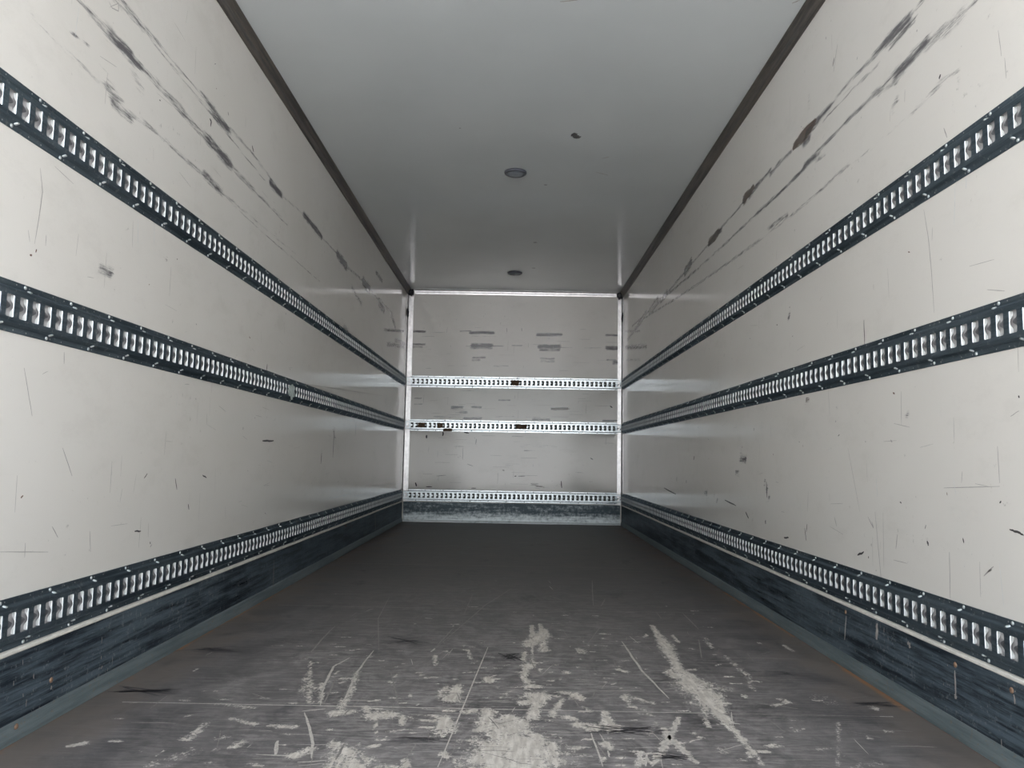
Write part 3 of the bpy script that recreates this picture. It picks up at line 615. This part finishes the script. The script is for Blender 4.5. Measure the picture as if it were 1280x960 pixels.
meb = rail_mesh('slotted_channel', PB, nB, u0b, 0, [M['rail_b'], M['rail_b'], M['rail_b'], M['sealant'], flat('dark_groove', (.04, .045, .05), .6), M['rail_b']], grooved=True)  # channel slopes coloured darker than the face
bmb = backing(PB, u0b, -u0b); bmb.materials.clear(); bmb.materials.append(flat('shaded_recess_gelcoat', (.10, .105, .10), .5))  # backing coloured dark to stand in for shade inside the slots
rmb = rivet_mesh(PB); rmb.materials.clear(); rmb.materials.append(flat('tarnished_rivet', (.05, .055, .06), .5, .3))
back_rails = {}
for row, z in ZR.items():
    words = {'top': 'upper bright galvanised slotted rail across the end wall with one brown plugged slot', 'middle': 'middle bright galvanised slotted rail across the end wall with several brown plugged slots', 'bottom': 'lowest bright galvanised slotted rail across the end wall, above the scuffed kick plate'}[row]
    r = make_rail(meb, bmb, rmb, PB, (0, D-.0001, z), nB, u0b, 0, words, 'bright rails across the end wall', -5)
    r.children[1]['label'] = 'recess behind the slots, shade painted dark grey'; back_rails[row] = r
def plug(row, x, w, h, dz=0):
    bm = bmesh.new(); bmesh.ops.create_grid(bm, x_segments=8, y_segments=6, size=.5); rr = random.Random(int(x*1000))
    top = bm.verts[:]
    for v in top: v.co = Vector((v.co.x*w*(1+rr.uniform(-.12, .12)), -.0125-rr.uniform(0, .003), v.co.y*h*(1+rr.uniform(-.15, .15))))
    ret = bmesh.ops.extrude_face_region(bm, geom=bm.faces[:])
    for g in ret['geom']:
        if isinstance(g, bmesh.types.BMVert): g.co.y = -.002
    bmesh.ops.recalc_face_normals(bm, faces=bm.faces[:])
    o = finish('brown_plug', bm, M['brown'], back_rails[row], False, (x, 0, dz)); o['label'] = 'brown plug filling slots'
X = lambda px, py: onB(px, py)[0]
plug('top', X(644, 479), .085, .062); plug('middle', X(527, 531), .08, .055); plug('middle', X(550, 531), .065, .055); plug('middle', X(652, 532), .12, .055); plug('middle', X(560, 537), .10, .030, -.048)
# a blob of pale paint on the left middle rail
bm = bmesh.new(); bmesh.ops.create_icosphere(bm, subdivisions=3, radius=1); pp = onL(362, 489)
for v in bm.verts:
    n = 1+.3*math.sin(5*v.co.y+1)*math.cos(6*v.co.z)+.12*math.sin(17*v.co.z); v.co = Vector((max(v.co.x, -.3)*.004, v.co.y*.062*n, v.co.z*.036*n))
lm = [o for o in C.objects if o.name.startswith('cargo_rail') and 'middle one of the three on the left' in o.get('label', '')][0]
o = finish('paint_splash', bm, M['paint'], lm, True, (RAISE, pp[0], pp[1]-ZR['middle'])); o['label'] = 'pale paint splash'

# ------------------------------------------------------------------ kick plates
def screw_mesh(P, r=.0075):
    bm = bmesh.new(); bmesh.ops.create_uvsphere(bm, u_segments=12, v_segments=6, radius=1)
    for v in bm.verts: v.co = Vector(P(v.co.x*r, v.co.y*r, max(v.co.z, -.2)*r*.5))
    me = bpy.data.meshes.new('screw'); bm.to_mesh(me); bm.free(); me.materials.append(flat('rusty_screw', (.30, .19, .13), .6, .3)); return me
for side, s in (('left', -1), ('right', 1)):
    root = bpy.data.objects.new('kick_plate', None); C.objects.link(root); root.location = (s*(W2-.0007), 0, 0)
    tag(root, 'dark streaked steel kick plate along the foot of the %s wall' % side, 'kick plate', 'dark kick plates along the side walls')
    bm = bmesh.new()
    prism(bm, [(0, .0485), (-s*.007, .0485), (-s*.0075, .120), (-s*.0085, .150), (-s*.0075, .180), (-s*.007, .2155), (0, .2155)], 1, Y0, D-.012)
    finish('plate', bm, M['kick'], root)
    bm = bmesh.new()
    prism(bm, [(0, .001), (-s*.017, .001), (-s*.016, .012), (-s*.010, .040), (-s*.0072, .048), (0, .048)], 1, Y0, D-.012)
    finish('toe_strip', bm, M['kick_toe'], root)['label'] = 'lighter teal grey angled toe'
    on = onL if s < 0 else onR
    P = (lambda s: lambda u, v, o: (-s*o, u, v))(s); sm = screw_mesh(P)
    pts = [(1198, 831), (1269, 863), (1060, 765), (1184-2, 0)] if s > 0 else [(13, 908), (431, 648), (60, 850)]
    for q in pts:
        if q[1] == 0: continue
        y, z = on(*q); z = min(max(z, .03), .2)
        o = bpy.data.objects.new('screw', sm); C.objects.link(o); o.parent = root; o.location = (-s*(.0075 if z > .05 else .0135), y, z)
    # pale drips and scrapes on the plate
    bm = bmesh.new(); rr = random.Random(31 if s < 0 else 77)
    dl = [((1198,838),(1199,872),.006), ((1100,778),(1100,800),.016), ((1139,802),(1142,810),.014), ((1061,770),(1059,800),.006), ((1199,868),(1199,874),.01), ((1272,868),(1274,880),.005)] if s > 0 else [((340,700),(339,742),.006), ((468,632),(468,664),.018), ((60,857),(59,862),.005), ((124,832),(122,836),.004)]
    L = [(on(*a), on(*b), w) for a, b, w in dl]
    L = [((a[0], min(a[1], .205)), (b[0], min(b[1], .19)), w) for a, b, w in L]
    for k in range(26):
        y = 1.8+rr.random()**2*5; z = rr.uniform(.06, .205); l = rr.uniform(.003, .02); L.append(((y, z), (y+rr.uniform(-.002, .002), z-l), rr.uniform(.0012, .003)))
    for a, b, w in L:
        q = strip([a, b], w, .5); k = len(q)//2; vv = [bm.verts.new((-s*.0090, p[0], p[1])) for p in q]
        for i in range(k-1):
            try: bm.faces.new((vv[i], vv[i+1], vv[k+i+1], vv[k+i]))
            except ValueError: pass
    bm.normal_update(); bmesh.ops.solidify(bm, geom=bm.faces[:], thickness=.0004)
    o = finish('scrape_marks', bm, M['mark_soft'], root); o['label'] = 'pale scrapes and drips'; o['kind'] = 'stuff'
root = bpy.data.objects.new('kick_plate', None); C.objects.link(root); root.location = (0, D-.0007, 0)
tag(root, 'scuffed grey steel kick plate across the foot of the end wall', 'kick plate')
bm = bmesh.new(); prism(bm, [(0, .001), (-.012, .001), (-.012, .008), (-.006, .022), (-.006, .2195), (0, .2195)], 0, -W2+.02, W2-.02)
finish('plate', bm, M['kick_b'], root)

# ------------------------------------------------------------------ dome lights in the ceiling
def lathe(prof, m, name, parent, seg=48):
    bm = bmesh.new(); rings = [[bm.verts.new((r*math.cos(2*math.pi*k/seg), r*math.sin(2*math.pi*k/seg), z)) for k in range(seg)] for r, z in prof]
    for a, b in zip(rings[:-1], rings[1:]):
        for k in range(seg): bm.faces.new((a[k], a[(k+1) % seg], b[(k+1) % seg], b[k]))
    bm.faces.new(rings[-1]); bm.faces.new(rings[0][::-1]); bmesh.ops.recalc_face_normals(bm, faces=bm.faces[:])
    return finish(name, bm, m, parent, True)
def dome(y, label):
    r = bpy.data.objects.new('ceiling_light', None); C.objects.link(r); r.location = (-.005, y, H); tag(r, label, 'light', 'round ceiling lights')
    lathe([(.074, -.0002), (.0745, -.006), (.072, -.012), (.064, -.0165), (.056, -.0165), (.053, -.012)], M['bezel'], 'bezel', r)
    lathe([(.053, -.0125), (.050, -.0155), (.040, -.0195), (.022, -.0225), (.008, -.0232)], M['lens'], 'lens', r)
dome(4.92, 'round grey flush ceiling light, the nearer and larger-looking of the two')
dome(7.69, 'round dark flush ceiling light, the one close to the end wall')
